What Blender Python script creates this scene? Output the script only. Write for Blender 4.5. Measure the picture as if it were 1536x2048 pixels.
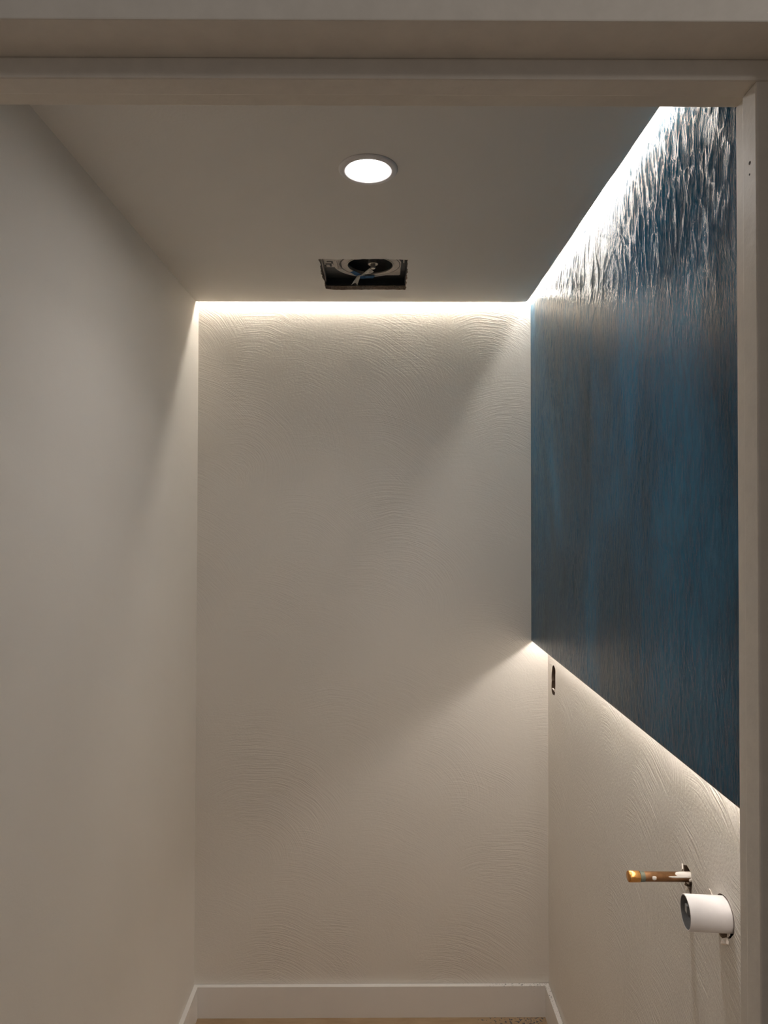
import bpy, bmesh, math, random
from mathutils import Vector, Matrix, noise

for o in list(bpy.data.objects):
    bpy.data.objects.remove(o, do_unlink=True)
S = bpy.context.scene
COL = S.collection
R = math.radians

# ------------------------------------------------------------------ camera
F_PX = 1380.0                      # focal length in pixels of the 1536 x 2048 frame
CAM_Z = 1.65
cam = bpy.data.cameras.new('camera')
cam.sensor_fit = 'VERTICAL'; cam.sensor_height = 36.0
cam.lens = 36.0 * F_PX / 2048.0
cam.clip_start = 0.02
co = bpy.data.objects.new('camera', cam); COL.objects.link(co)
co.location = (0, 0, CAM_Z)
co.rotation_euler = (R(90 + 0.58), 0, R(-0.33))
S.camera = co

# ------------------------------------------------------------------ world, hall light, exposure
W = bpy.data.worlds.new('hallway_ambient'); S.world = W; W.use_nodes = True
W.node_tree.nodes['Background'].inputs[0].default_value = (1.0, 0.93, 0.90, 1)
W.node_tree.nodes['Background'].inputs[1].default_value = 0.115
hl = bpy.data.lights.new('hall_ceiling_lamp', 'POINT'); hl.energy = 12.5; hl.shadow_soft_size = 0.12
hl.color = (1.0, 0.93, 0.86)
hlo = bpy.data.objects.new('hall_ceiling_lamp', hl); COL.objects.link(hlo); hlo.location = (0.95, -0.70, 2.55)
DOWN_L = 114.0                     # radiance of the downlight lens
DOWN_W = 0.9                       # watts of its beam
COVE_L = 97.0                      # radiance of the cove strips
LOW_L = 49.0                       # radiance of the strip under the panel
vs = S.view_settings
vs.view_transform = 'Standard'; vs.look = 'None'; vs.gamma = 1.0; vs.use_curve_mapping = False
vs.exposure = 0.0

# ------------------------------------------------------------------ room measures (metres; camera looks along +y)
ZC = CAM_Z + 0.72                  # underside of the dropped ceiling
ZT = ZC + 0.085                    # top of the light coves
YB = 2.315                         # back wall
XR = 0.563                         # right wall
XL_T, XL_B = -0.609, -0.6185       # left wall, slightly out of plumb
YF0, YF1 = 0.551, 0.667            # front wall, hall face and room face
PX = 0.507                         # face of the blue panel
PZ = CAM_Z - 0.408                 # bottom of the blue panel
CE_X, CE_Y = 0.488, 2.281          # edges of the dropped ceiling

# ------------------------------------------------------------------ helpers
def tag(o, label=None, cat=None, group=None, kind=None):
    if label: o['label'] = label
    if cat: o['category'] = cat
    if group: o['group'] = group
    if kind: o['kind'] = kind
    return o
def empty(name, loc=(0, 0, 0)):
    e = bpy.data.objects.new(name, None); COL.objects.link(e); e.location = loc
    e.empty_display_size = 0.05
    return e
def link(name, me, mat, parent=None, smooth=False):
    o = bpy.data.objects.new(name, me); COL.objects.link(o)
    if mat: me.materials.append(mat)
    if smooth:
        for p in me.polygons: p.use_smooth = True
    if parent:
        o.parent = parent
        o.matrix_parent_inverse = Matrix.Translation(-Vector(parent.location)) if parent.type == 'EMPTY' else Matrix.Identity(4)
    return o
def build(name, bm, mat, parent=None, smooth=False, recalc=True):
    if recalc: bmesh.ops.recalc_face_normals(bm, faces=bm.faces)
    me = bpy.data.meshes.new(name); bm.to_mesh(me); bm.free()
    return link(name, me, mat, parent, smooth)
def box(bm, x0, x1, y0, y1, z0, z1):
    v = [bm.verts.new((x, y, z)) for z in (z0, z1) for y in (y0, y1) for x in (x0, x1)]
    for f in ((0, 1, 3, 2), (4, 6, 7, 5), (0, 4, 5, 1), (2, 3, 7, 6), (0, 2, 6, 4), (1, 5, 7, 3)):
        bm.faces.new([v[i] for i in f])
def box_obj(name, b, mat, parent=None, bevel=0.0):
    bm = bmesh.new(); box(bm, *b)
    if bevel:
        bmesh.ops.bevel(bm, geom=list(bm.edges), offset=bevel, segments=2, profile=0.5, affect='EDGES')
    return build(name, bm, mat, parent)
def prism(name, pts_a, pts_b, mat, parent=None):
    bm = bmesh.new()
    a = [bm.verts.new(p) for p in pts_a]; b = [bm.verts.new(p) for p in pts_b]
    n = len(a); bm.faces.new(a); bm.faces.new(b[::-1])
    for i in range(n): bm.faces.new((a[i], b[i], b[(i+1) % n], a[(i+1) % n]))
    return build(name, bm, mat, parent)
def lathe(bm, prof, c, axis, seg=48, close=False):
    """prof: list of (radius, distance along axis) from point c."""
    ax = Vector(axis).normalized()
    u = ax.orthogonal().normalized(); w = ax.cross(u)
    rings = []
    for r, t in prof:
        rings.append([bm.verts.new(Vector(c) + ax*t + (u*math.cos(a) + w*math.sin(a))*r)
                      for a in (2*math.pi*k/seg for k in range(seg))])
    for i in range(len(rings)-1):
        for k in range(seg):
            bm.faces.new((rings[i][k], rings[i][(k+1) % seg], rings[i+1][(k+1) % seg], rings[i+1][k]))
    if close:
        bm.faces.new(rings[0][::-1]); bm.faces.new(rings[-1])
    return rings
def holed(bm, outer, holes, ext_outer, ext_holes):
    """flat face with holes; the outer loop and the hole loops are carried back by the given vectors."""
    loops = []; edges = []
    for pts in [outer] + holes:
        v = [bm.verts.new(p) for p in pts]; loops.append(v)
        edges += [bm.edges.new((v[i], v[(i+1) % len(v)])) for i in range(len(v))]
    bmesh.ops.triangle_fill(bm, use_beauty=True, use_dissolve=False, edges=edges)
    for v, e in zip(loops, [ext_outer] + ext_holes):
        if e is None: continue
        b = [bm.verts.new(p.co + Vector(e)) for p in v]
        for i in range(len(v)):
            j = (i+1) % len(v); bm.faces.new((v[i], v[j], b[j], b[i]))

# ------------------------------------------------------------------ materials
def new_mat(name):
    m = bpy.data.materials.new(name); m.use_nodes = True
    nt = m.node_tree; b = nt.nodes['Principled BSDF']
    return m, nt, b
def N(nt, t, **kw):
    n = nt.nodes.new(t)
    for k, v in kw.items():
        if k in n.inputs: n.inputs[k].default_value = v
        else: setattr(n, k, v)
    return n
def math_node(nt, op, a, b=None):
    n = nt.nodes.new('ShaderNodeMath'); n.operation = op
    for i, v in enumerate((a, b)):
        if v is None: continue
        if isinstance(v, (int, float)): n.inputs[i].default_value = v
        else: nt.links.new(v, n.inputs[i])
    return n.outputs[0]
def coords(nt, scale=(1, 1, 1)):
    tc = N(nt, 'ShaderNodeTexCoord'); mp = N(nt, 'ShaderNodeMapping'); mp.inputs['Scale'].default_value = scale
    nt.links.new(tc.outputs['Object'], mp.inputs['Vector'])
    return mp.outputs['Vector']
def noise_tex(nt, vec, scale, detail=4, rough=0.55, dist=0.0):
    n = N(nt, 'ShaderNodeTexNoise'); n.inputs['Scale'].default_value = scale
    n.inputs['Detail'].default_value = detail; n.inputs['Roughness'].default_value = rough
    n.inputs['Distortion'].default_value = dist
    nt.links.new(vec, n.inputs['Vector'])
    return n
def ramp(nt, fac, stops):
    r = N(nt, 'ShaderNodeValToRGB'); cr = r.color_ramp
    while len(cr.elements) < len(stops): cr.elements.new(0.5)
    for e, (p, c) in zip(cr.elements, stops): e.position = p; e.color = (*c, 1)
    nt.links.new(fac, r.inputs['Fac'])
    return r.outputs['Color']
def bump(nt, b, height, strength, dist):
    n = N(nt, 'ShaderNodeBump'); n.inputs['Strength'].default_value = strength; n.inputs['Distance'].default_value = dist
    nt.links.new(height, n.inputs['Height']); nt.links.new(n.outputs['Normal'], b.inputs['Normal'])

def strokes(nt, plane, cell, off, bristle, seed, arc=2.2):
    """brush or trowel strokes: bristle lines running in arcs about a centre beside each patch, fading out at the patch's rim.
    plane picks the two wall axes, off moves the arcs' centre away from the patch, bristle = lines per metre"""
    tc = N(nt, 'ShaderNodeTexCoord'); sp = N(nt, 'ShaderNodeSeparateXYZ'); nt.links.new(tc.outputs['Object'], sp.inputs[0])
    wob = noise_tex(nt, tc.outputs['Object'], 5.0, 2)
    wc = N(nt, 'ShaderNodeSeparateColor'); nt.links.new(wob.outputs['Color'], wc.inputs[0])
    u = math_node(nt, 'ADD', sp.outputs[plane[0]], math_node(nt, 'MULTIPLY', wc.outputs[0], 0.05))
    v = math_node(nt, 'ADD', sp.outputs[plane[1]], math_node(nt, 'MULTIPLY', wc.outputs[1], 0.05))
    cb = N(nt, 'ShaderNodeCombineXYZ'); nt.links.new(math_node(nt, 'ADD', u, seed), cb.inputs[0]); nt.links.new(v, cb.inputs[1])
    vo = N(nt, 'ShaderNodeTexVoronoi'); vo.voronoi_dimensions = '2D'; vo.inputs['Scale'].default_value = cell
    ve = N(nt, 'ShaderNodeTexVoronoi'); ve.voronoi_dimensions = '2D'; ve.feature = 'DISTANCE_TO_EDGE'; ve.inputs['Scale'].default_value = cell
    for n in (vo, ve): nt.links.new(cb.outputs[0], n.inputs['Vector'])
    df = N(nt, 'ShaderNodeVectorMath'); df.operation = 'SUBTRACT'; nt.links.new(cb.outputs[0], df.inputs[0]); nt.links.new(vo.outputs['Position'], df.inputs[1])
    d2 = N(nt, 'ShaderNodeVectorMath'); d2.operation = 'SUBTRACT'; d2.inputs[1].default_value = (off[0], off[1], 0); nt.links.new(df.outputs[0], d2.inputs[0])
    ln = N(nt, 'ShaderNodeVectorMath'); ln.operation = 'LENGTH'; nt.links.new(d2.outputs[0], ln.inputs[0])
    s2 = N(nt, 'ShaderNodeSeparateXYZ'); nt.links.new(d2.outputs[0], s2.inputs[0])
    an = math_node(nt, 'ARCTAN2', s2.outputs[1], s2.outputs[0])
    rc = N(nt, 'ShaderNodeSeparateColor'); nt.links.new(vo.outputs['Color'], rc.inputs[0])
    c2 = N(nt, 'ShaderNodeCombineXYZ')
    nt.links.new(math_node(nt, 'MULTIPLY', ln.outputs['Value'], bristle), c2.inputs[0])
    nt.links.new(math_node(nt, 'MULTIPLY', an, arc), c2.inputs[1])
    nt.links.new(math_node(nt, 'MULTIPLY', rc.outputs[0], 40.0), c2.inputs[2])
    bn = noise_tex(nt, c2.outputs[0], 1.0, 3, 0.55)
    fd = N(nt, 'ShaderNodeMapRange'); fd.inputs[1].default_value = 0.02; fd.inputs[2].default_value = 0.30
    nt.links.new(ve.outputs['Distance'], fd.inputs[0])
    amt = N(nt, 'ShaderNodeMapRange'); amt.inputs[1].default_value = 0.1; amt.inputs[2].default_value = 0.9; amt.inputs[3].default_value = 0.25
    nt.links.new(rc.outputs[1], amt.inputs[0])
    return math_node(nt, 'MULTIPLY', math_node(nt, 'SUBTRACT', bn.outputs['Fac'], 0.5), math_node(nt, 'MULTIPLY', fd.outputs[0], amt.outputs[0]))

def drywall(name, col, arcs, fine, plane=(0, 2), off=(-0.12, -0.2), cell=3.0, bristle=300.0, rough=0.6):
    """skimmed and brushed drywall: two layers of stroke patches, fine grain, faint tone drift"""
    m, nt, b = new_mat(name)
    v = coords(nt)
    s1 = strokes(nt, plane, cell, off, bristle, 0.0)
    s2 = strokes(nt, plane, cell*1.35, (off[0]*0.7, off[1]*1.2), bristle*1.25, 3.7)
    h = math_node(nt, 'MULTIPLY', math_node(nt, 'ADD', s1, s2), arcs)
    fn = noise_tex(nt, v, 160, 4, 0.6)
    bl = noise_tex(nt, v, 7, 3, 0.5)
    h = math_node(nt, 'ADD', h, math_node(nt, 'MULTIPLY', fn.outputs['Fac'], fine))
    h = math_node(nt, 'ADD', h, math_node(nt, 'MULTIPLY', bl.outputs['Fac'], 1.6))
    bump(nt, b, h, 1.0, 0.001)
    tn = noise_tex(nt, v, 2.0, 4)
    c = ramp(nt, tn.outputs['Fac'], [(0.3, tuple(x*0.965 for x in col)), (0.7, col)])
    nt.links.new(c, b.inputs['Base Color'])
    b.inputs['Roughness'].default_value = rough
    b.inputs['Specular IOR Level'].default_value = 0.35
    return m
WALL = (0.885, 0.835, 0.765)
M = {}
M['wall'] = drywall('skimmed_wall_paint', WALL, 2.1, 0.5, (0, 2), (-0.10, -0.25), 2.4, 230.0)
M['wall_r'] = drywall('brushed_wall_paint', WALL, 4.2, 0.6, (1, 2), (0.16, -0.20), 2.6, 205.0)
M['wall_smooth'] = drywall('smooth_wall_paint', WALL, 0.12, 0.22, (1, 2))
M['ceiling'] = drywall('ceiling_paint', (0.885, 0.84, 0.78), 0.15, 0.3, (0, 1))
M['hall'] = drywall('hall_wall_paint', (0.78, 0.74, 0.70), 4.0, 0.9, (0, 2), (-0.2, -0.05), 3.0, 320.0)

def plain(name, col, rough=0.5, metal=0.0, spec=0.5, grain=0.0, gscale=60.0, gtone=0.0, coat=0.0):
    m, nt, b = new_mat(name)
    v = coords(nt); n = noise_tex(nt, v, gscale, 4)
    lo = tuple(max(0.0, c*(1-gtone)) for c in col)
    nt.links.new(ramp(nt, n.outputs['Fac'], [(0.35, lo), (0.65, col)]), b.inputs['Base Color'])
    b.inputs['Roughness'].default_value = rough; b.inputs['Metallic'].default_value = metal
    b.inputs['Specular IOR Level'].default_value = spec; b.inputs['Coat Weight'].default_value = coat
    if grain: bump(nt, b, n.outputs['Fac'], 1.0, grain)
    return m
def emit(name, col, strength):
    m, nt, b = new_mat(name)
    e = N(nt, 'ShaderNodeEmission'); e.inputs[0].default_value = (*col, 1); e.inputs[1].default_value = strength
    nt.links.new(e.outputs[0], nt.nodes['Material Output'].inputs['Surface'])
    return m
M['frame'] = plain('door_frame_paint', (0.87, 0.80, 0.70), 0.45, grain=0.0006, gscale=45, gtone=0.06)
M['fan_black'] = plain('black_fan_steel', (0.012, 0.014, 0.015), 0.45, gtone=0.3)
M['fan_cavity'] = plain('black_fan_plastic', (0.008, 0.009, 0.009), 0.5)
M['fan_grey'] = plain('galvanised_grey', (0.62, 0.56, 0.51), 0.5, 0.1, gtone=0.15, gscale=90)
M['fan_print'] = plain('dark_label_print', (0.10, 0.09, 0.085), 0.7)
M['fan_steel'] = plain('bare_fan_steel', (0.55, 0.52, 0.48), 0.35, 0.6)
M['gypsum'] = plain('cut_gypsum_edge', (0.52, 0.40, 0.30), 0.9, grain=0.003, gscale=220, gtone=0.35)
M['cavity'] = plain('dark_stud_cavity', (0.10, 0.06, 0.035), 0.9, gtone=0.4, gscale=25)
M['paper'] = plain('torn_drywall_paper', (0.86, 0.78, 0.70), 0.85, grain=0.001, gscale=150)
M['pvc'] = plain('white_pvc', (0.86, 0.82, 0.81), 0.32, gtone=0.05, gscale=25)
M['pvc_in'] = plain('grey_pipe_inside', (0.34, 0.335, 0.33), 0.35, gtone=0.3, gscale=50)
M['plug'] = plain('grey_plug_plastic', (0.42, 0.43, 0.43), 0.25, gtone=0.1)
M['copper'] = plain('tarnished_copper', (0.33, 0.17, 0.075), 0.42, 0.75, gtone=0.35, gscale=70)
M['cap'] = plain('bright_copper_cap', (0.80, 0.40, 0.12), 0.24, 0.95, gtone=0.15, gscale=60)
M['paint'] = plain('white_paint_splash', (0.88, 0.82, 0.75), 0.5, gtone=0.05)
M['patina'] = plain('green_solder_patina', (0.20, 0.22, 0.17), 0.6, 0.3, gtone=0.4, gscale=150)
M['tape'] = plain('blue_masking_tape', (0.03, 0.13, 0.30), 0.7, gtone=0.35, gscale=120, grain=0.001)
M['clear'] = plain('crumpled_clear_plastic', (0.72, 0.68, 0.60), 0.25, gtone=0.3, gscale=90, grain=0.002)
M['trim_white'] = plain('downlight_white_enamel', (0.82, 0.79, 0.78), 0.35)
M['board'] = plain('white_backing_board', (0.82, 0.79, 0.74), 0.7)
M['alu'] = plain('aluminium_channel', (0.75, 0.75, 0.74), 0.35, 0.7)
M['lens'] = emit('downlight_lens_glow', (1.0, 0.96, 0.93), DOWN_L)
M['led_cove'] = emit('cove_led_glow', (1.0, 0.93, 0.83), COVE_L)
M['led_top'] = emit('panel_cove_led_glow', (1.0, 0.95, 0.88), COVE_L*0.66)
M['led_low'] = emit('under_panel_led_glow', (1.0, 0.93, 0.86), LOW_L)

def baseboard_mat():
    m, nt, b = new_mat('primed_baseboard')
    v = coords(nt)
    t = noise_tex(nt, v, 5, 3)
    base = ramp(nt, t.outputs['Fac'], [(0.3, (0.90, 0.86, 0.82)), (0.7, (0.93, 0.90, 0.865))])
    sp = noise_tex(nt, v, 260, 2, 0.6)                      # paint specks, thickest near the blue panel's corner
    d = N(nt, 'ShaderNodeVectorMath'); d.operation = 'DISTANCE'; d.inputs[1].default_value = (0.50, 2.30, 0.10)
    nt.links.new(v, d.inputs[0])
    near = N(nt, 'ShaderNodeMapRange'); near.inputs[1].default_value = 0.02; near.inputs[2].default_value = 0.30
    near.inputs[3].default_value = 0.60; near.inputs[4].default_value = 0.76
    nt.links.new(d.outputs['Value'], near.inputs[0])
    up = N(nt, 'ShaderNodeSeparateXYZ'); g = N(nt, 'ShaderNodeNewGeometry'); nt.links.new(g.outputs['Normal'], up.inputs[0])
    thr = math_node(nt, 'ADD', near.outputs[0], math_node(nt, 'MULTIPLY', math_node(nt, 'SUBTRACT', 1.0, up.outputs['Z']), 0.12))
    mask = math_node(nt, 'GREATER_THAN', sp.outputs['Fac'], thr)
    mx = N(nt, 'ShaderNodeMix', data_type='RGBA'); mx.inputs[7].default_value = (0.07, 0.075, 0.085, 1)
    nt.links.new(mask, mx.inputs[0]); nt.links.new(base, mx.inputs[6])
    nt.links.new(mx.outputs[2], b.inputs['Base Color'])
    b.inputs['Roughness'].default_value = 0.45
    return m
M['baseboard'] = baseboard_mat()

def floor_mat():
    m, nt, b = new_mat('bare_subfloor')
    v = coords(nt, (3, 14, 3)); v1 = coords(nt)
    g = noise_tex(nt, v, 3.0, 6, 0.6, 0.6)
    base = ramp(nt, g.outputs['Fac'], [(0.3, (0.34, 0.225, 0.125)), (0.7, (0.44, 0.315, 0.19))])
    sp = noise_tex(nt, v1, 120, 4, 0.65)
    d = N(nt, 'ShaderNodeVectorMath'); d.operation = 'DISTANCE'; d.inputs[1].default_value = (0.49, 2.27, 0.0)
    nt.links.new(v1, d.inputs[0])
    near = N(nt, 'ShaderNodeMapRange'); near.inputs[1].default_value = 0.0; near.inputs[2].default_value = 0.33
    near.inputs[3].default_value = 0.53; near.inputs[4].default_value = 0.73
    nt.links.new(d.outputs['Value'], near.inputs[0])
    mask = math_node(nt, 'GREATER_THAN', sp.outputs['Fac'], near.outputs[0])
    mx = N(nt, 'ShaderNodeMix', data_type='RGBA'); mx.inputs[7].default_value = (0.055, 0.065, 0.09, 1)
    nt.links.new(mask, mx.inputs[0]); nt.links.new(base, mx.inputs[6])
    nt.links.new(mx.outputs[2], b.inputs['Base Color'])
    b.inputs['Roughness'].default_value = 0.7
    bump(nt, b, g.outputs['Fac'], 0.4, 0.001)
    return m
M['floor'] = floor_mat()

def panel_mat():
    m, nt, b = new_mat('blue_trowelled_plaster')
    v = coords(nt, (1, 3.2, 0.8)); v1 = coords(nt); vf = coords(nt, (1, 2.0, 0.8))
    cl = noise_tex(nt, coords(nt, (1, 2.2, 0.9)), 1.7, 6, 0.6, 0.5)
    c1 = ramp(nt, cl.outputs['Fac'], [(0.30, (0.007, 0.034, 0.058)), (0.46, (0.009, 0.062, 0.118)), (0.62, (0.014, 0.110, 0.205)), (0.8, (0.030, 0.150, 0.26))])
    st = noise_tex(nt, v, 22, 5, 0.65, 0.8)
    c2 = ramp(nt, st.outputs['Fac'], [(0.35, (0.68, 0.68, 0.70)), (0.65, (1.12, 1.1, 1.08))])
    mx = N(nt, 'ShaderNodeMix', data_type='RGBA'); mx.blend_type = 'MULTIPLY'; mx.inputs[0].default_value = 0.8
    nt.links.new(c1, mx.inputs[6]); nt.links.new(c2, mx.inputs[7])
    nt.links.new(mx.outputs[2], b.inputs['Base Color'])
    f1 = noise_tex(nt, vf, 80, 6, 0.7, 0.6)
    f2 = noise_tex(nt, v, 24, 4, 0.6, 1.2)
    k1 = strokes(nt, (1, 2), 4.2, (0.30, -0.12), 330.0, 1.3, 1.6)
    k2 = strokes(nt, (1, 2), 6.5, (-0.34, 0.05), 420.0, 5.1, 1.6)
    h = math_node(nt, 'ADD', math_node(nt, 'MULTIPLY', f1.outputs['Fac'], 1.35), math_node(nt, 'MULTIPLY', f2.outputs['Fac'], 1.3))
    h = math_node(nt, 'ADD', h, math_node(nt, 'MULTIPLY', math_node(nt, 'ADD', k1, k2), 1.5))
    bump(nt, b, h, 0.6, 0.0010)
    r = N(nt, 'ShaderNodeMapRange'); r.inputs[3].default_value = 0.08; r.inputs[4].default_value = 0.19
    nt.links.new(cl.outputs['Fac'], r.inputs[0]); nt.links.new(r.outputs[0], b.inputs['Roughness'])
    b.inputs['Specular IOR Level'].default_value = 0.14
    return m
M['panel'] = panel_mat()

# ------------------------------------------------------------------ setting
rnd = random.Random(7)
tag(box_obj('floor', (-1.3, 1.3, -1.2, 2.45, -0.05, 0.0), M['floor']), 'bare tan subfloor with blue paint specks in the back corner', kind='structure')

def ragged(pts, step, amp, dirs, seed):
    """subdivide a closed loop and jitter it by noise"""
    out = []
    for i in range(len(pts)):
        a, b = Vector(pts[i]), Vector(pts[(i+1) % len(pts)])
        n = max(1, int((b-a).length/step))
        for k in range(n):
            p = a.lerp(b, k/n)
            j = noise.noise_vector(p*60 + Vector((seed, seed*2.3, 0)))*amp + noise.noise_vector(p*9 + Vector((seed, 0, seed)))*amp*0.8
            out.append(p + Vector((j.x*dirs[0], j.y*dirs[1], j.z*dirs[2])))
    return out

# ceiling: dropped slab, stopping short of the back wall and of the panel so the coves can glow; two openings
edge = []
y = 0.60
while y < CE_Y - 0.012:
    w = noise.noise(Vector((y*7.0, 3.1, 0)))*0.0016 + noise.noise(Vector((y*26.0, 9.1, 0)))*0.0005
    edge.append((CE_X + w, y, ZC)); y += 0.025
edge += [(CE_X - 0.002, CE_Y - 0.008, ZC), (CE_X - 0.008, CE_Y - 0.002, ZC)]
x = CE_X - 0.03
while x > XL_T:
    w = noise.noise(Vector((x*6.0, 7.7, 0)))*0.0008
    edge.append((x, CE_Y + w, ZC)); x -= 0.05
edge += [(-0.66, CE_Y, ZC), (-0.66, 0.60, ZC)]
FX0, FX1, FY0, FY1 = -0.170, 0.079, 1.907, 2.158
cr = 0.016
fan_loop = [(FX0, FY0, ZC), (FX1, FY0, ZC), (FX1, FY1, ZC)] + [(FX0 + cr - cr*math.sin(a), FY1 - cr + cr*math.cos(a), ZC) for a in (0, 0.4, 0.8, 1.2, 1.57)]
fan_loop = ragged(fan_loop, 0.004, 0.0045, (1, 1, 0), 3.0)
DLX, DLY, DLR = -0.0245, 1.413, 0.061
dl_loop = [(DLX + 0.050*math.cos(a), DLY + 0.050*math.sin(a), ZC) for a in (2*math.pi*k/40 for k in range(40))]
bm = bmesh.new()
holed(bm, edge, [fan_loop, dl_loop], (0, 0, ZT - ZC), [None, (0, 0, 0.013)])
ceil = tag(build('ceiling', bm, M['ceiling']), 'dropped ceiling with a rough cut fan opening and glowing edges', kind='structure')
bm = bmesh.new()
top = [Vector(p) for p in fan_loop]
v0 = [bm.verts.new(p) for p in top]; v1 = [bm.verts.new(p + Vector((0, 0, 0.0125))) for p in top]
for i in range(len(top)):
    j = (i+1) % len(top); bm.faces.new((v0[i], v0[j], v1[j], v1[i]))
build('cut_edge', bm, M['gypsum'], ceil)
box_obj('cove_top', (-0.70, 0.62, 0.60, 2.40, ZT, ZT + 0.02), M['board'], ceil)

# walls
prism('wall_left', [(XL_B, 0.64, 0), (XL_T, 0.64, ZT), (XL_T - 0.10, 0.64, ZT), (XL_B - 0.10, 0.64, 0)],
      [(XL_B, YB + 0.05, 0), (XL_T, YB + 0.05, ZT), (XL_T - 0.10, YB + 0.05, ZT), (XL_B - 0.10, YB + 0.05, 0)], M['wall_smooth'])
tag(bpy.data.objects['wall_left'], 'smooth warm white painted wall on the left', kind='structure')
tag(box_obj('wall_back', (-0.70, 0.66, YB, YB + 0.10, 0, ZT), M['wall']), 'warm white skimmed back wall under the light cove', kind='structure')

# right wall with three rough holes
def yz(x, y, X=XR):                # photo pixel on the right wall -> (y, z) on that wall
    D = X*F_PX/(x - 760.0); return D, CAM_Z - (y - 1038.0)*D/F_PX
slot = []
D0, zt = yz(1106.5, 1331); D1, zb = yz(1106.5, 1389)
for k in range(28):
    a = 2*math.pi*k/28
    yy = 0.026*math.copysign(abs(math.cos(a))**0.6, math.cos(a)); zz = 0.5*(zt - zb)*math.copysign(abs(math.sin(a))**0.85, math.sin(a))
    slot.append((XR, D0 + yy - 0.012*zz/0.05*0.4, 0.5*(zt + zb) + zz))
slot = ragged(slot, 0.004, 0.0060, (0, 1, 1), 11)
CY, CZ = yz(1377, 1752)
def wall_px(x, y, out=0.0):        # photo pixel on the right wall -> point on it, lifted off by out
    D, z = yz(x, y); return (XR - out, D, z)
cop_hole = ragged([wall_px(*p) for p in ((1365, 1727), (1372, 1730), (1381, 1743), (1382, 1765), (1381, 1790), (1374, 1776), (1367, 1768), (1370, 1750), (1366, 1740))], 0.004, 0.0018, (0, 1, 1), 5)
PY, PZC = yz(1447, 1826)
pv = []
for k in range(40):
    a = 2*math.pi*k/40
    r = 0.0315 + 0.005*max(0.0, -math.sin(a + 0.5))**2 + (0.012*max(0, -math.sin(a + 0.35))**14)
    pv.append((XR, PY - r*math.cos(a), PZC + r*math.sin(a)))
pvc_hole = ragged(pv, 0.004, 0.002, (0, 1, 1), 2)
bm = bmesh.new()
holed(bm, [(XR, 0.60, 0), (XR, YB + 0.02, 0), (XR, YB + 0.02, ZT), (XR, 0.60, ZT)], [slot, cop_hole, pvc_hole],
      (0.06, 0, 0), [None, None, None])
wr = tag(build('wall_right', bm, M['wall_r']), 'brushed white wall on the right below the blue panel', kind='structure')
for lp in (slot, cop_hole, pvc_hole):
    bm = bmesh.new()
    a = [bm.verts.new(p) for p in lp]; b = [bm.verts.new(Vector(p) + Vector((0.014, 0, 0))) for p in lp]
    for i in range(len(lp)):
        j = (i+1) % len(lp); bm.faces.new((a[i], a[j], b[j], b[i]))
    build('cut_edge', bm, M['cavity'] if lp is slot else M['gypsum'], wr)
box_obj('stud_backing', (XR + 0.055, XR + 0.075, 0.58, YB + 0.05, 0, ZT), M['cavity'], wr)

def flap(pts, th, mat, parent, name='paper_flap'):
    bm = bmesh.new(); c = sum((Vector(p) for p in pts), Vector())/len(pts)
    a = [bm.verts.new(p) for p in pts]
    nrm = (Vector(pts[1]) - Vector(pts[0])).cross(Vector(pts[2]) - Vector(pts[0])).normalized()*th
    b = [bm.verts.new(Vector(p) + nrm) for p in pts]
    ca = bm.verts.new(c + nrm*0.2); cb = bm.verts.new(c + nrm*1.8)
    n = len(a)
    for i in range(n):
        j = (i+1) % n
        bm.faces.new((a[i], a[j], ca)); bm.faces.new((b[j], b[i], cb)); bm.faces.new((a[i], b[i], b[j], a[j]))
    return build(name, bm, mat, parent, smooth=False)
# torn paper and gypsum crumbs round the holes
def pxflap(ps, lift, th):
    return flap([wall_px(x, y, l) for (x, y), l in zip(ps, lift)], th, M['paper'], wr)
pxflap([(1361, 1728), (1365, 1725), (1370, 1736), (1367, 1742), (1362, 1738)], (0.001, 0.003, 0.007, 0.006, 0.001), 0.002)
pxflap([(1371, 1756), (1376, 1752), (1377, 1760), (1373, 1766)], (-0.002, 0.006, 0.007, 0.0), 0.003)
pxflap([(1367, 1768), (1373, 1772), (1372, 1779), (1368, 1776)], (0.001, 0.001, 0.003, 0.001), 0.002)
pxflap([(1416, 1775), (1420, 1778), (1426, 1790), (1422, 1792)], (0.0005, 0.002, 0.003, 0.0005), 0.0012)
pxflap([(1441, 1874), (1452, 1872), (1457, 1884), (1446, 1884)], (0.0, 0.001, 0.006, 0.006), 0.004)
pxflap([(1452, 1850), (1457, 1846), (1458, 1868), (1454, 1872)], (0.0, 0.001, 0.002, 0.002), 0.002)
mid = 0.5*(zt + zb)
flap([(XR + 0.008, D0 + 0.016, zb + 0.004), (XR - 0.001, D0 + 0.018, zb + 0.016), (XR - 0.001, D0 - 0.008, zb + 0.018), (XR + 0.009, D0 - 0.012, zb + 0.002)], 0.003, M['paper'], wr)

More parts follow.
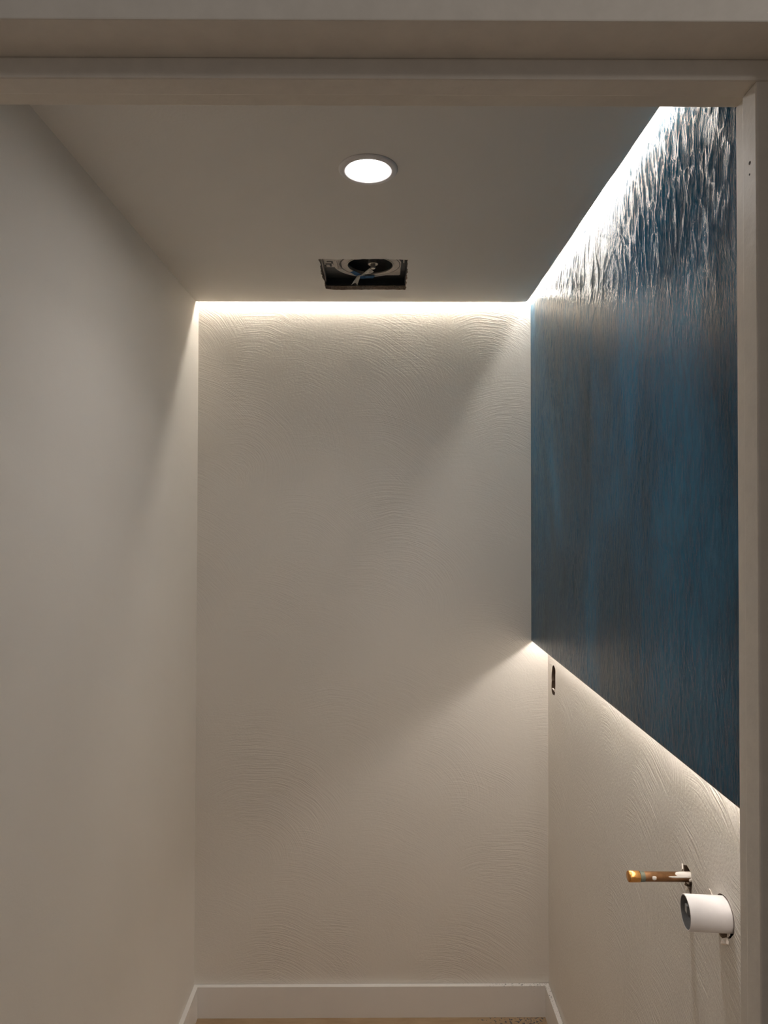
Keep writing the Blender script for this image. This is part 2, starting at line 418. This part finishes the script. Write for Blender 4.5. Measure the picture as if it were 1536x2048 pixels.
# front wall and door frame (seen from the hall)
JX0, JX1 = -0.415, 0.3468          # inner faces of the side jambs
JZ = CAM_Z + 0.4012                # underside of the head jamb
JT = 0.045; ST = 0.0186
bm = bmesh.new()
box(bm, -1.3, JX0 - JT, YF0, YF1, 0, 2.60); box(bm, JX1 + JT, 1.3, YF0, YF1, 0, 2.60); box(bm, JX0 - JT, JX1 + JT, YF0, YF1, JZ + JT, 2.60)
tag(build('wall_front', bm, M['hall']), 'brush marked hall wall above the doorway', kind='structure')
dr = tag(empty('door_1', (0, 0.6, 0)), 'beige painted door frame with a raised stop', kind='structure')
box_obj('jamb', (JX1, JX1 + JT, YF0, YF1, 0, JZ), M['frame'], dr, 0.0012)
box_obj('jamb', (JX0 - JT, JX0, YF0, YF1, 0, JZ), M['frame'], dr, 0.0012)
box_obj('head_jamb', (JX0 - JT, JX1 + JT, YF0, YF1, JZ, JZ + JT), M['frame'], dr, 0.0012)
SY0, SY1 = 0.596, 0.6205
box_obj('stop', (JX1 - ST, JX1, SY0, SY1, 0, JZ - ST), M['frame'], dr, 0.002)
box_obj('stop', (JX0, JX0 + ST, SY0, SY1, 0, JZ - ST), M['frame'], dr, 0.002)
box_obj('head_stop', (JX0, JX1, SY0, SY1, JZ - ST, JZ), M['frame'], dr, 0.002)

# baseboards: mitred, a hair away from the walls
BT, BH, G = 0.0155, 0.102, 0.0012
tag(prism('baseboard_back', [(XL_B + G, YB - G, 0), (XR - G, YB - G, 0), (XR - BT, YB - BT, 0), (XL_B + BT, YB - BT, 0)],
      [(XL_B + G, YB - G, BH), (XR - G, YB - G, BH), (XR - BT, YB - BT, BH), (XL_B + BT, YB - BT, BH)], M['baseboard']), 'primed white baseboard along the back wall', kind='structure')
tag(prism('baseboard_left', [(XL_B + G, YB - G, 0), (XL_B + BT, YB - BT, 0), (XL_B + BT, YF1, 0), (XL_B + G, YF1, 0)],
      [(XL_B + G, YB - G, BH), (XL_B + BT, YB - BT, BH), (XL_B + BT, YF1, BH), (XL_B + G, YF1, BH)], M['baseboard']), 'primed white baseboard along the left wall', kind='structure')
tag(prism('baseboard_right', [(XR - G, YB - G, 0), (XR - BT, YB - BT, 0), (XR - BT, YF1, 0), (XR - G, YF1, 0)],
      [(XR - G, YB - G, BH), (XR - BT, YB - BT, BH), (XR - BT, YF1, BH), (XR - G, YF1, BH)], M['baseboard']), 'primed white baseboard along the right wall', kind='structure')

# ------------------------------------------------------------------ blue plaster panel
panel = tag(empty('wall_panel', (PX, 1.49, PZ)), 'glossy dark blue trowelled plaster panel standing off the right wall', 'wall panel')
BK = PX + 0.0025                   # where skin meets board
def panel_skin():
    ny, nz = 540, 360
    y0, y1, z0, z1 = YF1 + 0.003, YB - 0.0008, PZ, ZC + 0.002
    verts = []; faces = []
    for j in range(nz + 1):
        z = z0 + (z1 - z0)*j/nz
        for i in range(ny + 1):
            y = y0 + (y1 - y0)*i/ny
            wob = noise.noise(Vector((y*3.1, z*2.0, 1.7)))
            q = Vector((y*24 + wob*5.0, z*6.5 + 3.0*noise.noise(Vector((y*5, z*5, 8))), 0.3))
            rdg = 1.0 - abs(noise.noise(q))*2.0
            r2 = noise.noise(Vector((y*62 + wob*9, z*24, 4.0)))
            big = noise.noise(Vector((y*6, z*2.2, 9.0)))
            msk = 0.55 + 0.45*noise.noise(Vector((y*3.7, z*3.3, 12.0)))
            q3 = Vector((y*38 + z*14 + wob*6, z*15 - y*5, 6.1)); rd3 = 1.0 - abs(noise.noise(q3))*2.2
            h = (0.0005*max(0.0, rdg)**4 + 0.00045*max(0.0, rd3)**3 + 0.0003*r2)*msk + 0.0005*big
            d = min((z1 - z), 0.006)/0.006
            e = min((z - z0), (y1 - y), 0.004)/0.004
            xx = PX - h*e
            if d < 1: xx = PX - h*d + 0.002*(1 - d)**2
            verts.append((xx, y + (0.0007*noise.noise(Vector((z*70, 2, 2))) if i == ny else 0), z))
    for j in range(nz):
        for i in range(ny):
            a = j*(ny + 1) + i; faces.append((a, a + ny + 1, a + ny + 2, a + 1))
    # rim back to the board
    rim = [i for i in range(ny + 1)] + [j*(ny+1) + ny for j in range(1, nz + 1)] + [nz*(ny+1) + i for i in range(ny - 1, -1, -1)] + [j*(ny+1) for j in range(nz - 1, 0, -1)]
    base = len(verts)
    for k in rim: verts.append((BK, verts[k][1], verts[k][2]))
    n = len(rim)
    for k in range(n):
        l = (k+1) % n; faces.append((rim[k], rim[l], base + l, base + k))
    me = bpy.data.meshes.new('plaster_face'); me.from_pydata(verts, [], faces); me.update()
    return me
link('plaster_face', panel_skin(), M['panel'], panel, smooth=True)
box_obj('backing_board', (BK, PX + 0.0085, YF1 + 0.003, YB - 0.0008, PZ + 0.0005, ZT - 0.0005), M['board'], panel)
for zz in (PZ + 0.28, PZ + 0.62, PZ + 0.96):
    box_obj('batten', (PX + 0.0085, XR, YF1 + 0.02, YB - 0.02, zz, zz + 0.045), M['board'], panel)

# ------------------------------------------------------------------ hidden light strips
def strip(name, label, a, b, n, z, r, off, mat):
    """round glowing strip from a to b (x, y) held off the wall behind it by a slim channel; n points away from that wall"""
    a, b, n = Vector((*a, z)), Vector((*b, z)), Vector((*n, 0))
    e = tag(empty(name, (a + b)/2), label, 'light strip', 'hidden light strips')
    bm = bmesh.new(); p, q = a, b + n*(off - r*0.7)
    box(bm, min(p.x, q.x), max(p.x, q.x), min(p.y, q.y), max(p.y, q.y), z - 0.0012, z + 0.0012)
    build('channel', bm, M['alu'], e)
    bm = bmesh.new(); lathe(bm, [(r, 0), (r, (b - a).length)], a + n*off, b - a, 14, True); build('diffuser', bm, mat, e, smooth=False)
    return e
strip('light_strip', 'bright white light strip in the ceiling gap above the back wall',
      (XL_T + 0.004, YB), (BK - 0.012, YB), (0, -1), ZC + 0.036, 0.0040, 0.011, M['led_cove'])
strip('light_strip', 'bright white light strip in the ceiling gap along the top of the blue panel',
      (BK, YF1 + 0.01), (BK, YB - 0.02), (-1, 0), ZC + 0.028, 0.0030, 0.0062, M['led_top'])
strip('light_strip', 'white light strip tucked behind the lower edge of the blue panel',
      (XR, YF1 + 0.01), (XR, YB - 0.004), (-1, 0), PZ + 0.0225, 0.0040, 0.018, M['led_low'])

# ------------------------------------------------------------------ downlight
dl = tag(empty('recessed_downlight', (DLX, DLY, ZC)), 'round white recessed downlight glowing in the ceiling', 'ceiling light')
bm = bmesh.new()
lathe(bm, [(0.0415, -0.001), (0.0425, 0.0035), (0.050, 0.0055), (0.058, 0.0045), (DLR, 0.0015), (DLR, 0.0), (0.0485, 0.0), (0.047, -0.020)], (DLX, DLY, ZC), (0, 0, -1), 64)
build('trim_ring', bm, M['trim_white'], dl, smooth=True)
bm = bmesh.new()
lathe(bm, [(0.0422, 0.001), (0.030, 0.0022), (0.015, 0.0027), (0.001, 0.0029)], (DLX, DLY, ZC), (0, 0, -1), 64)
build('lens', bm, M['lens'], dl, smooth=True)
bl_ = bpy.data.lights.new('downlight_beam', 'AREA'); bl_.shape = 'DISK'; bl_.size = 0.078; bl_.spread = R(130); bl_.energy = DOWN_W; bl_.color = (1.0, 0.96, 0.93)
blo = bpy.data.objects.new('downlight_beam', bl_); COL.objects.link(blo); blo.location = (DLX, DLY, ZC - 0.0062)

# ------------------------------------------------------------------ exhaust fan without its grille
fan = tag(empty('exhaust_fan', (-0.046, 2.03, ZC + 0.013)), 'black exhaust fan housing without its grille in the ceiling opening', 'fan')
ZP = ZC + 0.031                    # face plate
hx0, hx1, hy0, hy1 = FX0 + 0.001, FX1 - 0.001, FY0 - 0.006, FY1 - 0.003
bm = bmesh.new()
o_ = [(hx0, hy0), (hx1, hy0), (hx1, hy1), (hx0, hy1)]
t = 0.0012
for (ax, ay), (bx_, by_) in zip(o_, o_[1:] + o_[:1]):
    box(bm, min(ax, bx_) - t, max(ax, bx_) + t, min(ay, by_) - t, max(ay, by_) + t, ZC + 0.0132, ZC + 0.084)
build('housing', bm, M['fan_black'], fan)
FCX, FCY = -0.030, 2.030           # blower inlet
def ring_pts(cx, cy, r, n, z): return [(cx + r*math.cos(2*math.pi*k/n), cy + r*math.sin(2*math.pi*k/n), z) for k in range(n)]
bm = bmesh.new()
holed(bm, [(hx0, hy0, ZP + 0.002), (hx1, hy0, ZP + 0.002), (hx1, hy1, ZP + 0.002), (hx0, hy1, ZP + 0.002)], [ring_pts(FCX, FCY, 0.069, 48, ZP + 0.002)], None, [(0, 0, 0.02)])
build('face_plate', bm, M['fan_black'], fan)
def ring_obj(name, cx, cy, r0, r1, z0, z1, mat, seg=64):
    bm = bmesh.new()
    rr = lathe(bm, [(r0, 0), (r1, 0), (r1, z0 - z1), (r0, z0 - z1), (r0, 0)], (cx, cy, z0), (0, 0, -1), seg)
    bmesh.ops.remove_doubles(bm, verts=bm.verts, dist=1e-6)
    return build(name, bm, mat, fan)
# the broad grey scroll plate, its groove and the inner inlet ring
def disc_clip(name, cx, cy, r, x_max, z0, z1, mat, hole):
    out = []
    for k in range(72):
        a = 2*math.pi*k/72
        x, y = cx + r*math.cos(a), cy + r*math.sin(a)
        out.append((min(x, x_max), y, z0))
    bm = bmesh.new(); holed(bm, out, [ring_pts(hole[0], hole[1], hole[2], 56, z0)], (0, 0, z1 - z0), [(0, 0, z1 - z0)])
    return build(name, bm, mat, fan)
disc_clip('scroll_plate', -0.0365, FCY, 0.1005, 0.062, ZP - 0.001, ZP + 0.001, M['fan_grey'], (FCX, FCY, 0.0895))
ring_obj('inlet_ring', FCX + 0.001, FCY, 0.068, 0.0865, ZP - 0.001, ZP + 0.001, M['fan_grey'])
ring_obj('inlet_lip', FCX + 0.001, FCY, 0.0665, 0.0685, ZP - 0.0035, ZP + 0.006, M['fan_steel'])
bm = bmesh.new()
lathe(bm, [(0.0665, 0.0), (0.064, 0.018), (0.058, 0.034), (0.02, 0.036), (0.001, 0.036)], (FCX, FCY, ZP), (0, 0, 1), 56)
build('blower_wheel', bm, M['fan_cavity'], fan, smooth=True)
bm = bmesh.new()
lathe(bm, [(0.013, -0.034), (0.013, -0.012), (0.0115, -0.010), (0.0075, -0.010), (0.0072, 0.002), (0.006, 0.004), (0.001, 0.004)], (-0.021, 2.052, ZP), (0, 0, -1), 32)
build('motor_hub', bm, M['fan_steel'], fan, smooth=False)
ring_obj('hub_washer', -0.021, 2.052, 0.0125, 0.0150, ZP + 0.009, ZP + 0.0115, M['fan_steel'], 32)
# grey stamped corner with dark slots, printed lines on the scroll plate
box_obj('stamped_corner', (hx0 + 0.004, hx0 + 0.044, hy0 + 0.01, 2.052, ZP + 0.0003, ZP + 0.0017), M['fan_grey'], fan)
for (sx0, sx1, sy0, sy1) in ((0.009, 0.026, 2.022, 2.030), (0.020, 0.026, 2.028, 2.046), (0.005, 0.010, 2.034, 2.048), (0.013, 0.031, 2.004, 2.010), (0.026, 0.031, 2.008, 2.022), (0.031, 0.038, 2.024, 2.030)):
    box_obj('slot', (hx0 + sx0, hx0 + sx1, sy0, sy1, ZP - 0.0004, ZP + 0.0006), M['fan_cavity'], fan)
for k, lx in enumerate((-0.1265, -0.1235, -0.1205, -0.1175, -0.1150)):
    box_obj('printed_line', (lx, lx + 0.0013, 1.996 + 0.004*(k == 0), 2.066 - 0.006*(k % 2), ZP - 0.0012, ZP - 0.0009), M['fan_print'], fan)
prism('scroll_corner', [(0.012, 2.117, ZP - 0.0004), (0.058, 2.117, ZP - 0.0004), (0.0615, 2.112, ZP - 0.0004), (0.0615, 2.035, ZP - 0.0004), (0.0575, 2.060, ZP - 0.0004), (0.045, 2.085, ZP - 0.0004), (0.028, 2.104, ZP - 0.0004)],
      [(0.012, 2.117, ZP + 0.001), (0.058, 2.117, ZP + 0.001), (0.0615, 2.112, ZP + 0.001), (0.0615, 2.035, ZP + 0.001), (0.0575, 2.060, ZP + 0.001), (0.045, 2.085, ZP + 0.001), (0.028, 2.104, ZP + 0.001)], M['fan_grey'], fan)
box_obj('side_flange', (hx0 + 0.0012, hx0 + 0.0028, hy0 + 0.004, hy1 - 0.03, ZC + 0.0135, ZP), M['fan_grey'], fan)
box_obj('wiring_bracket', (hx1 - 0.011, hx1 - 0.008, 1.955, 1.985, ZP - 0.012, ZP), M['fan_grey'], fan)
box_obj('wiring_bracket', (hx1 - 0.030, hx1 - 0.008, 1.952, 1.956, ZP - 0.006, ZP), M['fan_grey'], fan)

# crumpled clear plastic wrap held with blue tape
wrap = tag(empty('plastic_wrap', (-0.056, 2.08, ZP - 0.006)), 'twisted clear plastic wrap with blue tape hanging from the fan', 'wrapping')
def sheet(name, A, B, wa, wb, mat, nu=10, nv=8, cup=0.008, crumple=0.002, seed=0.0, up=(0, 0, -1), th=0.0006):
    A, B = Vector(A), Vector(B); d = (B - A).normalized(); upv = Vector(up); s = d.cross(upv).normalized(); nrm = s.cross(d)
    bm = bmesh.new(); g = []
    for i in range(nu + 1):
        u = i/nu; w = wa + (wb - wa)*u**0.8
        row = []
        for j in range(nv + 1):
            vv = j/nv*2 - 1
            p = A.lerp(B, u) + s*(vv*w*0.5) + nrm*(cup*u*(vv*vv - 0.4)) + d*(0.003*u*math.cos(vv*2.2 + seed))
            p += noise.noise_vector(p*90 + Vector((seed, 0, 0)))*crumple*min(1, u*3 + 0.2)
            row.append(bm.verts.new(p))
        g.append(row)
    for i in range(nu):
        for j in range(nv): bm.faces.new((g[i][j], g[i+1][j], g[i+1][j+1], g[i][j+1]))
    bmesh.ops.recalc_face_normals(bm, faces=bm.faces)
    bmesh.ops.solidify(bm, geom=list(bm.faces), thickness=th)
    return build(name, bm, mat, wrap)
zc_ = ZP - 0.012
tw = Vector((-0.058, 2.086, zc_))
sheet('upper_end', tw + Vector((0.006, -0.004, 0.001)), tw + Vector((0.030, -0.040, 0.002)), 0.006, 0.026, M['clear'], seed=1.0, cup=0.006)
sheet('lower_end', tw + Vector((-0.006, 0.006, 0.001)), tw + Vector((-0.022, 0.030, -0.016)), 0.007, 0.022, M['clear'], seed=4.0, cup=0.006)
bm = bmesh.new()
d_ = Vector((0.014, -0.012, 0.0)); lathe(bm, [(0.0030, -0.001), (0.0021, 0.004), (0.0019, 0.010), (0.0021, 0.016), (0.0032, 0.021)], tw - d_*0.55, d_, 10, True)
build('twist', bm, M['clear'], wrap, smooth=True)
sheet('tape', (-0.084, 2.074, ZP - 0.0045), (-0.054, 2.104, ZP - 0.009), 0.018, 0.019, M['tape'], seed=2.0, cup=0.002, crumple=0.0012)
sheet('tape', (-0.062, 2.112, ZP - 0.0085), (-0.020, 2.116, ZP - 0.0045), 0.020, 0.024, M['tape'], seed=6.0, cup=0.002, crumple=0.0012)

# ------------------------------------------------------------------ copper stub-out
CL = 0.112
cp = tag(empty('copper_pipe', (XR, CY, CZ)), 'short capped copper pipe sticking out of the right wall', 'pipe')
ca = Vector((-1.0, 0.012, 0.004)).normalized(); c0 = Vector((XR + 0.03, CY, CZ))
bm = bmesh.new()
lathe(bm, [(0.0086, 0.0), (0.0086, 0.03 + CL - 0.022), (0.0088, 0.03 + CL - 0.018)], c0, ca, 32, True)
build('tube', bm, M['copper'], cp, smooth=True)
bm = bmesh.new()
e0 = 0.03 + CL
lathe(bm, [(0.0088, e0 - 0.022), (0.0098, e0 - 0.0205), (0.0098, e0 - 0.003), (0.0092, e0 - 0.0008), (0.008, e0), (0.0005, e0 + 0.0002)], c0, ca, 36)
build('cap', bm, M['cap'], cp, smooth=True)
bm = bmesh.new()
lathe(bm, [(0.0087, e0 - 0.030), (0.0090, e0 - 0.028), (0.0091, e0 - 0.024), (0.0096, e0 - 0.0215)], c0, ca, 32)
build('solder_ring', bm, M['patina'], cp, smooth=True)
def splash(t0, t1, a0, a1, seed, r=0.0089):
    """a patch of paint lying on the tube, t along it, a around it (0 = towards the room's left front)"""
    u = Vector((0, -1, 0)); u = (u - ca*u.dot(ca)).normalized(); w = Vector((0, 0, 1)); w = (w - ca*w.dot(ca)).normalized()
    bm = bmesh.new(); n = 30
    cen = bm.verts.new(c0 + ca*((t0 + t1)/2) + (u*math.cos((a0+a1)/2) + w*math.sin((a0+a1)/2))*(r + 0.0006))
    rings = [cen]
    lay = []
    for s in (0.4, 0.75, 1.0):
        row = []
        for k in range(n):
            p = 2*math.pi*k/n
            q = s*(1 + 0.28*noise.noise(Vector((math.cos(p)*1.7, math.sin(p)*1.7, seed))))
            tt = (t0 + t1)/2 + (t1 - t0)/2*math.cos(p)*q; aa = (a0 + a1)/2 + (a1 - a0)/2*math.sin(p)*q
            rr = r + (0.0006 if s < 0.9 else -0.0006)
            row.append(bm.verts.new(c0 + ca*tt + (u*math.cos(aa) + w*math.sin(aa))*rr))
        lay.append(row)
    for k in range(n):
        l = (k+1) % n
        bm.faces.new((cen, lay[0][k], lay[0][l]))
        for i in (0, 1): bm.faces.new((lay[i][k], lay[i+1][k], lay[i+1][l], lay[i][l]))
    return build('paint_splash', bm, M['paint'], cp, smooth=True)
splash(0.016, 0.060, 0.15, 1.75, 1.0)
splash(0.030, 0.072, 0.22, 0.62, 3.0)
splash(0.0925, 0.1005, -0.35, 0.65, 7.0)
splash(0.024, 0.034, -0.9, 0.3, 9.0)

# ------------------------------------------------------------------ PVC drain stub
PL, PR = 0.062, 0.0272
dp = tag(empty('drain_pipe', (XR, PY, PZC)), 'short open white plastic drain pipe sticking out of the right wall', 'pipe')
pa = Vector((-1.0, 0.10, 0.0)).normalized(); p0 = Vector((XR + 0.03, PY - 0.003, PZC))
bm = bmesh.new()
L_ = 0.03 + PL
lathe(bm, [(PR, 0.0), (PR, L_ - 0.0006), (PR - 0.0006, L_), (PR - 0.0018, L_), (PR - 0.0022, L_ - 0.0006)], p0, pa, 64)
build('tube', bm, M['pvc'], dp, smooth=True)
bm = bmesh.new()
lathe(bm, [(PR - 0.0022, L_ - 0.0006), (PR - 0.0026, 0.006), (0.001, 0.005)], p0, pa, 64)
build('bore', bm, M['pvc_in'], dp, smooth=True)
bm = bmesh.new()
w_ = Vector((0, 0, 1)); u_ = pa.cross(w_)
pc = p0 + pa*(L_ - 0.019) + u_*0.0075
vs_ = []
for s, hh in ((0.0, 1.0), (0.016, 0.72)):
    for (iu, iw) in ((-1, -1), (1, -1), (1, 1), (-1, 1)):
        vs_.append(bm.verts.new(pc + pa*s + u_*iu*0.007*hh + w_*(iw*0.009*hh + 0.002)))
for f in ((0, 1, 2, 3), (4, 7, 6, 5), (0, 4, 5, 1), (1, 5, 6, 2), (2, 6, 7, 3), (3, 7, 4, 0)): bm.faces.new([vs_[i] for i in f])
bmesh.ops.bevel(bm, geom=list(bm.edges), offset=0.0012, segments=2, profile=0.5, affect='EDGES')
build('plug_knob', bm, M['plug'], dp)
bm = bmesh.new(); lathe(bm, [(0.001, 0.0), (PR - 0.0030, 0.0), (PR - 0.0030, -0.004), (0.001, -0.004)], p0 + pa*(L_ - 0.0185), pa, 48); build('plug_disc', bm, M['pvc_in'], dp)

bm = bmesh.new(); lathe(bm, [(0.0001, 0.0003), (0.0016, 0.0002), (0.0019, -0.0004)], (JX1 - ST, 0.6075, CAM_Z + 0.316), (-1, 0, 0), 12); build('nail_hole', bm, M['fan_print'], dr)
bm = bmesh.new(); lathe(bm, [(0.0001, 0.0003), (0.0009, 0.0002), (0.0011, -0.0004)], (JX1 - ST, 0.6080, CAM_Z + 0.306), (-1, 0, 0), 12); build('nail_hole', bm, M['fan_print'], dr)

# pieces that belong to a part, one level deeper
def nest(root, parent_name, child_names):
    base = lambda o: o.name.split('.')[0]
    p = next(o for o in root.children if base(o) == parent_name)
    for c in list(root.children):
        if base(c) in child_names:
            c.parent = p; c.matrix_parent_inverse = Matrix.Identity(4)
nest(fan, 'motor_hub', ('hub_washer',))
nest(fan, 'inlet_ring', ('inlet_lip',))
nest(fan, 'scroll_plate', ('printed_line', 'scroll_corner'))
nest(fan, 'stamped_corner', ('slot',))
nest(fan, 'housing', ('side_flange', 'wiring_bracket'))
nest(dp, 'plug_disc', ('plug_knob',))
nest(cp, 'tube', ('paint_splash',))
nest(cp, 'cap', ('solder_ring',))
for o_, lb in ((fan, None),):
    for c in o_.children:
        if c.name.split('.')[0] in ('scroll_plate', 'inlet_ring'): c['label'] = 'grey metal ring around the dark blower inlet'
for c in wrap.children:
    if c.name.split('.')[0] == 'tape': c['label'] = 'blue masking tape'
for c in cp.children:
    if c.name.split('.')[0] == 'cap': c['label'] = 'bright copper end cap'
